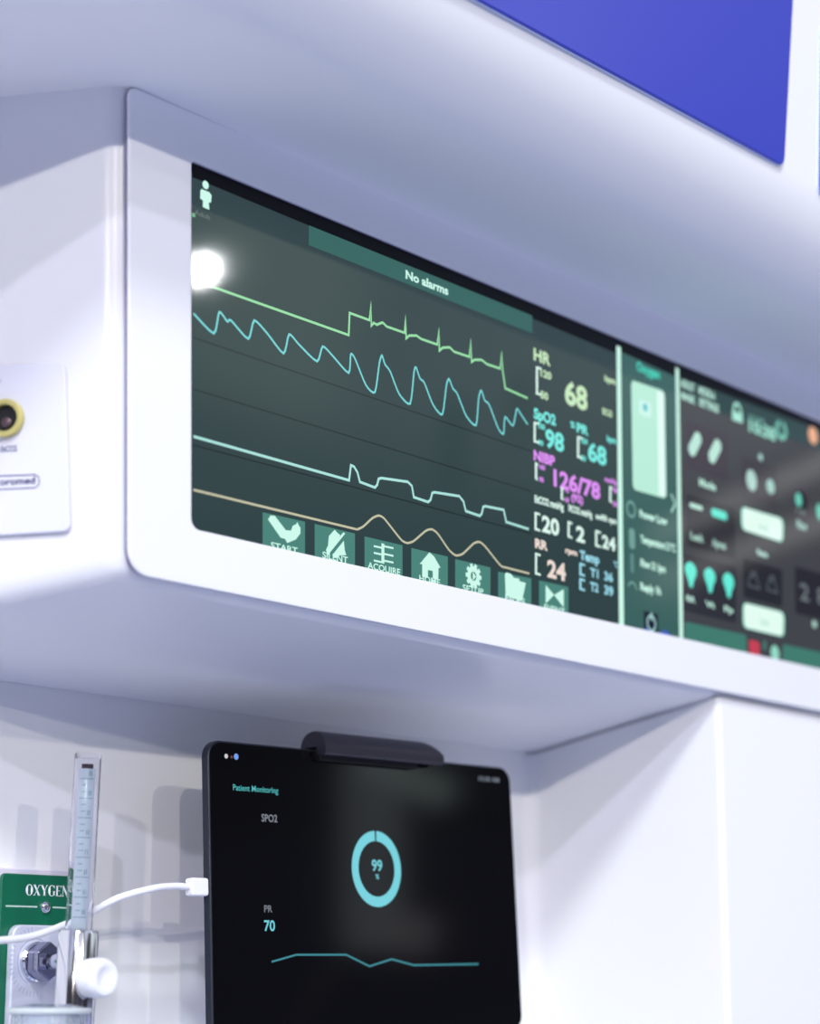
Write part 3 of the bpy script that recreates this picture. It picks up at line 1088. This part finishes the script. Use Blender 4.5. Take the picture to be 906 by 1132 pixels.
# bracket to the wall behind the tablet
hx = (HX0 + HX1) / 2
bp = round_poly([(hx - 0.035, -0.010), (hx - 0.035, -0.085), (hx + 0.035, -0.085), (hx + 0.035, -0.010)], 0.008, 6)
slab('back_pad', TAB, bp, -TT - 0.0085, -TT - 0.0042, DARKGREY, hold, bevel=0.001)
arm_o = TAB.at(hx, -0.05, -TT - 0.008)
lathe('arm', arm_o, (0, 1, 0), [(0.012, 0), (0.012, YW - arm_o.y - 0.004)], DARKGREY, hold, 28)
lathe('wall_flange', (arm_o.x, YW - 0.004, arm_o.z), (0, 1, 0), [(0.022, -0.001), (0.024, 0.001), (0.024, 0.004)], DARKGREY, hold, 32)

# ------------------------------------------------------------------ bright and dark world patches, added to mirror in the glass and chrome
w_last = [w_mul.outputs['Vector']]


def reflection_patch(plane, x, y, hx_, hy_, ang, soft, color, amount):
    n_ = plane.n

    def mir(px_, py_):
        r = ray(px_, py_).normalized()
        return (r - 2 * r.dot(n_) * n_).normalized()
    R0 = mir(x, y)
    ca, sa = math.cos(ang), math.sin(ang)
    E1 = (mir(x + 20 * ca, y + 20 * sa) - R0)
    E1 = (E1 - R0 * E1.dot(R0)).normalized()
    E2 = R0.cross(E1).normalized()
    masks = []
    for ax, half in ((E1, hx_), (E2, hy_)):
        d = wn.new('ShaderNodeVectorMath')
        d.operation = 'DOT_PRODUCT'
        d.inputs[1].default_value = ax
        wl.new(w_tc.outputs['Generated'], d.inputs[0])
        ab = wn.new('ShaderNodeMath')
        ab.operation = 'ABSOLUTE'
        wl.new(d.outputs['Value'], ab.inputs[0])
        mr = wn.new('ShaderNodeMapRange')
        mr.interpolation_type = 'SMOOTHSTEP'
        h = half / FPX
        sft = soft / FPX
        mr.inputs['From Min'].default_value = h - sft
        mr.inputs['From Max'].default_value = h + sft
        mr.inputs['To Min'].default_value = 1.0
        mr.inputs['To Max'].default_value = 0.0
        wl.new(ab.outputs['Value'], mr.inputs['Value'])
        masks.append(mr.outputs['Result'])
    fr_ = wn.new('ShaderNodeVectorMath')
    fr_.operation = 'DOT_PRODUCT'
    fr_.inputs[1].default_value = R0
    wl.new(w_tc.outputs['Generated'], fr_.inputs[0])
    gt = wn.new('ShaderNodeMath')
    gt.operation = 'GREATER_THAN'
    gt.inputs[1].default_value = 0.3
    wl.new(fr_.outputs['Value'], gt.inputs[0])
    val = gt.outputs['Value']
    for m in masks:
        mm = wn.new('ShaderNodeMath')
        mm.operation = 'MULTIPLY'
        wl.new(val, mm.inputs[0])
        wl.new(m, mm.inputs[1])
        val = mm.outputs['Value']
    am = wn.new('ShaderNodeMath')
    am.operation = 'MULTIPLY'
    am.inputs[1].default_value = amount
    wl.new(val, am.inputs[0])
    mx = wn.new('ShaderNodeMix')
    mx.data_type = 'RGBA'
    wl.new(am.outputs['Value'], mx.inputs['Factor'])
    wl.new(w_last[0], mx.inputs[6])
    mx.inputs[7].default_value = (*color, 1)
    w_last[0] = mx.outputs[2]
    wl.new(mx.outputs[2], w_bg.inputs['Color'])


reflection_patch(TAB, 412, 940, 34, 108, 0.0, 7, (0.75, 0.85, 0.92), 1.0)
reflection_patch(TAB, 450, 858, 52, 16, 0.45, 8, (1.3, 1.6, 1.55), 0.9)
reflection_patch(TAB, 450, 1030, 30, 22, 0.25, 7, (0.95, 0.9, 0.95), 0.8)
reflection_patch(TAB, 355, 1088, 60, 3, -1.0, 3, (0.35, 0.33, 0.36), 0.7)
reflection_patch(SCR, 290, 330, 110, 120, 0.2, 60, (1.3, 1.45, 1.35), 0.8)
reflection_patch(SCR, 500, 500, 14, 60, 0.05, 12, (0.08, 0.10, 0.10), 0.8)
reflection_patch(SCR, 575, 455, 10, 40, 0.0, 8, (0.10, 0.12, 0.12), 0.8)
reflection_patch(SCR, 830, 575, 110, 50, -0.42, 12, (0.02, 0.02, 0.02), 0.95)
reflection_patch(SCR, 830, 546, 120, 9, -0.40, 5, (2.0, 2.0, 2.0), 0.9)
reflection_patch(SCR, 840, 602, 110, 9, -0.36, 5, (2.0, 1.9, 1.85), 0.9)
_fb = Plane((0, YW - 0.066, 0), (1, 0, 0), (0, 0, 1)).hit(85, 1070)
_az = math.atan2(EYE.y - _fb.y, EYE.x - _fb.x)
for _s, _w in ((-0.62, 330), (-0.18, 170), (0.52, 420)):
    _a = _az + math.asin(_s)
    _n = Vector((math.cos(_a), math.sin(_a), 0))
    reflection_patch(Plane(_fb, UPV.cross(_n), UPV), 85, 1070, _w, 900, 0.0, 60, (0.03, 0.03, 0.035), 0.92)
reflection_patch(SCR, 735, 640, 26, 26, 0.3, 14, (1.0, 1.0, 0.98), 0.7)

# ------------------------------------------------------------------ oxygen outlet on the wall
oz = thing('oxygen_outlet', 'green oxygen wall outlet plate lettered OXYGEN with a steel port', 'gas outlet', WALL.hit(40, 1100))
zb_plate = WALL.uv(40, 1230)[1]


def wpx(x, y, h=0.0):
    """pixel to coordinates on the plane h in front of the back wall"""
    return Plane((0, YW - h, 0), (1, 0, 0), (0, 0, 1)).uv(x, y)


x0, ztop = wpx(0.5, 965, 0.005)
x1 = wpx(88, 972, 0.005)[0]
slab('backing', WALL, round_poly([(x0 - 0.002, ztop + 0.003), (x0 - 0.002, zb_plate), (x1 + 0.001, zb_plate), (x1 + 0.001, ztop + 0.003)], 0.003, 6),
     0.0, 0.004, mat('pale_backing', (0.70, 0.66, 0.78), rough=0.4), oz, bevel=0.0008)
gp = slab('plate', WALL, round_poly([(x0, ztop), (x0, zb_plate + 0.002), (x1, zb_plate + 0.002), (x1, ztop)], 0.003, 6),
          0.004, 0.0065, GREEN, oz, bevel=0.0008)
GPL = Plane((0, YW - 0.0065, 0), (1, 0, 0), (0, 0, 1))
G = Sheet(GPL, 0.0002, gp)


def serif_word():
    """OXYGEN in a roman letter: thick stems, thin strokes, small serifs (unit letters 0..1 wide, 0..1 tall)"""
    def st(a, b, w):
        a, b = Vector(a), Vector(b)
        d = (b - a).normalized()
        n = Vector((-d.y, d.x)) * w / 2
        return [tuple(a + n), tuple(b + n), tuple(b - n), tuple(a - n)]
    def bar(x, y, w, t=0.06):
        return [(x - w / 2, y), (x + w / 2, y), (x + w / 2, y + t), (x - w / 2, y + t)]
    def ringp(cx_, cy_, rx, ry, a0, a1, n=26, thick=0.30, thin=0.06):
        out = []
        for i in range(n):
            q = []
            for t, k in ((a0 + (a1 - a0) * i / n, 0), (a0 + (a1 - a0) * (i + 1) / n, 1)):
                co, si = math.cos(t), math.sin(t)
                ww = thin + (thick - thin) * abs(co) ** 1.5
                o = (cx_ + rx * co, cy_ + ry * si)
                i2 = (cx_ + (rx - ww) * co, cy_ + (ry - thin) * si)
                q += [o, i2] if k == 0 else [i2, o]
            out.append(q)
        return out
    L = {
        'O': (0.95, ringp(0.475, 0.5, 0.475, 0.52, 0, 2 * math.pi)),
        'X': (0.95, [st((0.14, 1), (0.78, 0), 0.22), st((0.80, 1), (0.14, 0), 0.07), bar(0.16, 0.94, 0.34), bar(0.80, 0.94, 0.26), bar(0.14, 0, 0.26), bar(0.78, 0, 0.34)]),
        'Y': (0.95, [st((0.14, 1), (0.48, 0.45), 0.22), st((0.82, 1), (0.50, 0.45), 0.07), st((0.49, 0.5), (0.49, 0), 0.22), bar(0.14, 0.94, 0.32), bar(0.82, 0.94, 0.24), bar(0.49, 0, 0.38)]),
        'G': (0.95, ringp(0.475, 0.5, 0.475, 0.52, math.radians(45), math.radians(318)) + [st((0.78, 0.06), (0.78, 0.44), 0.2), bar(0.78, 0.40, 0.36), st((0.80, 1.0), (0.80, 0.72), 0.08)]),
        'E': (0.80, [st((0.20, 0), (0.20, 1), 0.22), bar(0.40, 0, 0.72), bar(0.40, 0.94, 0.72), bar(0.38, 0.48, 0.4), st((0.74, 0), (0.74, 0.24), 0.07), st((0.72, 1), (0.72, 0.78), 0.07)]),
        'N': (0.95, [st((0.16, 0), (0.16, 1), 0.07), st((0.14, 1), (0.80, 0), 0.22), st((0.80, 0), (0.80, 1), 0.07), bar(0.14, 0, 0.26), bar(0.10, 0.94, 0.26), bar(0.80, 0.94, 0.26)]),
    }
    a = G.px(28, 989.5)
    hgt = G.px(28, 977.5)[1] - a[1]
    wid = (G.px(75.5, 993.5)[0] - a[0])
    tot = sum(L[ch][0] for ch in 'OXYGEN') + 0.04 * 5
    k = wid / tot
    x = 0
    polys = []
    for ch in 'OXYGEN':
        w, ps = L[ch]
        for q in ps:
            polys.append([(a[0] + (x + u) * k, a[1] + v * hgt) for u, v in q])
        x += w + 0.04
    G._flat('oxygen_text', polys, WHITEINK)


serif_word()
G.line('rule_line', [(6, 1001.5), (41, 1002.5)], 1.8, mat('pale_green_line', (0.45, 0.62, 0.54), rough=0.5))
G.line('rule_line', [(58, 1003), (88, 1004.5)], 1.8, MATS['pale_green_line'])
lathe('screw', GPL.hit(49.5, 1003), (0, -1, 0), [(0.0034, 0), (0.0034, 0.0008), (0.0026, 0.0018), (0.0012, 0.0023)], CHROME, oz, 24)
ip = [wpx(13, 1022, 0.010), wpx(13, 1200, 0.010), wpx(86, 1206, 0.010), wpx(86, 1030, 0.010)]
xl, xr = ip[0][0], ip[2][0]
slab('port_plate', WALL, round_poly([(xl, ip[0][1]), (xl, ip[1][1]), (xr, ip[1][1]), (xr, ip[0][1])], 0.006, 8), 0.0065, 0.0115,
     mat('port_plate_metal', (0.66, 0.68, 0.80), rough=0.35, metal=0.25), oz, bevel=0.001)
PPL = Plane((0, YW - 0.0115, 0), (1, 0, 0), (0, 0, 1))
D = Sheet(PPL, 0.0001, oz)
dc = wpx(51, 1063, 0.0205)
ticks = []
for k in range(22):
    t = math.radians(100 + k * 8.5)
    r0, r1 = 0.0155, 0.0185
    w = 0.012
    ticks.append([(dc[0] + r * math.cos(t + s * w), dc[1] + r * math.sin(t + s * w)) for r, s in ((r0, -1), (r1, -1), (r1, 1), (r0, 1))])
D._flat('dial_marks', ticks, mat('faint_blue_ink', (0.40, 0.43, 0.62), rough=0.5))
D._flat('dial_ring', D.arc_quads(dc, 0.0118, 0.0124, math.radians(30), math.radians(250), 40), MATS['faint_blue_ink'])
lathe('port_collar', PPL.at(dc[0], dc[1], 0), (0, -1, 0), [(0.0105, 0), (0.0105, 0.002), (0.0095, 0.003)], CHROME, oz, 36)

# ------------------------------------------------------------------ flowmeter plugged into the outlet
FO = 0.066                                     # its tube stands this far in front of the wall
FPL = Plane((0, YW - FO, 0), (1, 0, 0), (0, 0, 1))
p_top, p_bot = FPL.hit(97.5, 833), FPL.hit(87, 1028)
fax = (p_top - p_bot).normalized()
flen = (p_top - p_bot).length
fdep = (p_top - EYE).dot(FWD)
fr = 14.8 / FPX * fdep
fm = thing('oxygen_flowmeter', 'clear tube oxygen flowmeter with chrome body and white knob in front of the green outlet', 'flowmeter',
           p_bot - fax * 0.06)
print('flow tube r', fr, 'len', flen)


def hollow(name, origin, axis, ro, ri, L, material, parent, n=40, cap=True):
    prof_o = [(ro * 0.93, L), (ro, L - 0.0006), (ro, 0.0)]
    prof_i = [(ri, 0.0), (ri, L - 0.003 if cap else L)]
    if cap:
        prof = [(0.0002, L - 0.003)] + prof_i[::-1] + prof_o[::-1] + [(0.0002, L)]
        prof = [(0.0002, L - 0.003), (ri, L - 0.003), (ri, 0.0), (ro, 0.0), (ro, L - 0.0006), (ro * 0.93, L), (0.0002, L)]
    else:
        prof = [(ri, L), (ri, 0.0), (ro, 0.0), (ro, L), (ri, L)]
    return lathe(name, origin, axis, prof, material, parent, n)


hollow('tube', p_bot, fax, fr, fr * 0.90, flen, CLEAR, fm)
card_r = fr * 0.60
lathe('scale_tube', p_bot + fax * 0.0005, fax, [(card_r, 0), (card_r, flen - 0.009)], SCALE, fm, 28)
lathe('tube_stop', p_bot + fax * (flen - 0.0085), fax, [(card_r * 0.72, 0), (card_r * 0.72, 0.0025)],
      mat('stop_brown', (0.06, 0.035, 0.05), rough=0.5), fm, 20)


def scale_marks():
    e_ax = fax
    vdir = (EYE - p_bot)
    vdir = (vdir - e_ax * vdir.dot(e_ax)).normalized()
    side = e_ax.cross(vdir)
    v, f = [], []
    R = card_r + 0.0001
    for k in range(22):
        d = 0.006 + k * (flen - 0.020) / 21
        wide = 0.9 if k % 3 == 0 else 0.55
        for seg in range(5):
            b = len(v)
            for t, dd in ((seg, 0), (seg + 1, 0), (seg + 1, 0.0005), (seg, 0.0005)):
                ang = -wide + 2 * wide * t / 5 * (1.0 if k % 3 == 0 else 0.55)
                v.append(p_bot + e_ax * (d + dd) + (vdir * math.cos(ang) + side * math.sin(ang)) * R)
            f.append([b, b + 1, b + 2, b + 3])
        if k % 3 == 0:
            for q in (0.25, 0.5):
                b = len(v)
                for t, dd in ((q, 0.0016), (q + 0.14, 0.0016), (q + 0.14, 0.0042), (q, 0.0042)):
                    v.append(p_bot + e_ax * (d + dd) + (vdir * math.cos(t) + side * math.sin(t)) * R)
                f.append([b, b + 1, b + 2, b + 3])
    mesh_obj('scale_marks', v, f, SCALEINK, fm)


scale_marks()
br = 22.0 / FPX * fdep
lathe('body', p_bot - fax * 0.075, fax, [(br * 0.96, 0), (br, 0.001), (br, 0.073), (br * 0.93, 0.0745), (br * 0.80, 0.075)], CHROME, fm, 48)
kc = Plane((0, YW - FO - br - 0.008, 0), (1, 0, 0), (0, 0, 1)).hit(108, 1081)
kr = abs(FPL.uv(100, 1060)[1] - FPL.uv(100, 1105)[1]) / 2 * 0.97
kb = Vector((kc.x, YW - FO, kc.z))
lathe('knob_stem', kb - Vector((0, br * 0.4, 0)), (0, -1, 0), [(kr * 0.45, 0), (kr * 0.45, br * 0.6 + 0.004)], CHROME, fm, 28)
kp = [(kr * 0.80, 0), (kr * 0.97, 0.001), (kr, 0.003), (kr, 0.009), (kr * 0.96, 0.0115), (kr * 0.86, 0.0130), (kr * 0.66, 0.0135), (kr * 0.50, 0.0128), (kr * 0.3, 0.0118), (kr * 0.02, 0.0115)]
lathe('knob', kb - Vector((0, br + 0.001, 0)), (0, -1, 0), kp, KNOB, fm, 44)
# adaptor with a hexagon nut joining body and port
port = PPL.at(dc[0], dc[1], 0.003)
hexr = 0.0098
hv = [(dc[0] + hexr * math.cos(math.radians(30 + 60 * k)), dc[1] + hexr * 1.1 * math.sin(math.radians(30 + 60 * k))) for k in range(6)]
slab('hexagon_nut', PPL, hv, 0.003, 0.0125, mat('chrome_dark_reflection', (0.30, 0.30, 0.40), rough=0.12, metal=1.0), fm, bevel=0.0012)  # metal darkened to stand in for dark reflections on the facets
bodyc = p_bot - fax * ((p_bot.z - dc[1]) / fax.z)
tube('adaptor', [port + Vector((0, -0.012, 0)), port.lerp(Vector((bodyc.x, YW - FO, dc[1])), 0.5), Vector((bodyc.x, YW - FO, dc[1]))], 0.0042, CHROME, fm, 24)

# ------------------------------------------------------------------ humidifier bottle under the flowmeter (only its rim shows)
bpl = FPL
rim_c = FPL.hit(55, 1113)
bot_r = abs(FPL.uv(100, 1110)[0] - FPL.uv(8, 1110)[0]) / 2 * 0.68
bc = Vector((rim_c.x, YW - FO, rim_c.z))
hb = thing('humidifier_bottle', 'clear ribbed humidifier bottle hanging below the flowmeter at the bottom edge', 'bottle', bc - Vector((0, 0, 0.11)))


def bottle():
    n, v, f = 72, [], []
    prof = [(1.0, -0.11), (1.02, -0.08), (1.0, -0.04), (1.0, -0.012), (0.98, -0.003), (0.90, 0.0), (0.5, 0.0015)]
    for i, (r, d) in enumerate(prof):
        for k in range(n):
            t = 2 * math.pi * k / n
            rib = 1.0 + (0.03 * math.sin(t * 18) if i >= 2 else 0.0)
            v.append(bc + Vector((math.cos(t), math.sin(t), 0)) * bot_r * r * rib + Vector((0, 0, d)))
    for i in range(len(prof) - 1):
        for k in range(n):
            l = (k + 1) % n
            f.append([i * n + k, i * n + l, (i + 1) * n + l, (i + 1) * n + k])
    f.append(list(range(n)))
    o = mesh_obj('bottle', v, f, FILM, hb, smooth=True)
    so = o.modifiers.new('wall', 'SOLIDIFY')
    so.thickness = 0.0012


bottle()
ringpts = [bc + Vector((math.cos(t) * bot_r * 1.05, math.sin(t) * bot_r * 1.05, -0.002)) for t in [2 * math.pi * k / 24 for k in range(25)]]
tube('rim', ringpts, 0.0016, mat('pale_rim', (0.78, 0.84, 0.86), rough=0.2, trans=0.4), hb, 10)

# ------------------------------------------------------------------ charging cable
def wp(x, y, h):
    return Plane((0, YW - h, 0), (1, 0, 0), (0, 0, 1)).hit(x, y)


pe = TAB.at(-0.0006, TAB.uv(231, 980.5)[1], -0.0035)
ch = thing('charging_cable', 'white charging cable plugged into the left edge of the tablet', 'cable', pe)
PW, PH = 0.0125, 0.0100
PLG = Plane(pe, TWv, TUv)
slab('plug', PLG, round_poly([(-PW, -PH / 2), (0, -PH / 2), (0, PH / 2), (-PW, PH / 2)], 0.0016, 5), -0.0032, 0.0032, CABLE, ch, bevel=0.0012)
pst = PLG.at(-PW + 0.001, 0, 0)
cord = [pst, PLG.at(-PW - 0.012, 0.0002, 0), wp(165, 983, 0.058), wp(130, 993, 0.050), wp(100, 1009, 0.043), wp(66, 1024.5, 0.040), wp(35, 1035, 0.044),
        wp(0, 1039.5, 0.048), wp(-60, 1041, 0.050), wp(-150, 1062, 0.046), wp(-200, 1130, 0.035), wp(-215, 1240, 0.020), wp(-218, 1400, 0.010)]
tube('cord', cord, 0.0019, CABLE, ch, 14)
print('done', len(bpy.data.objects))
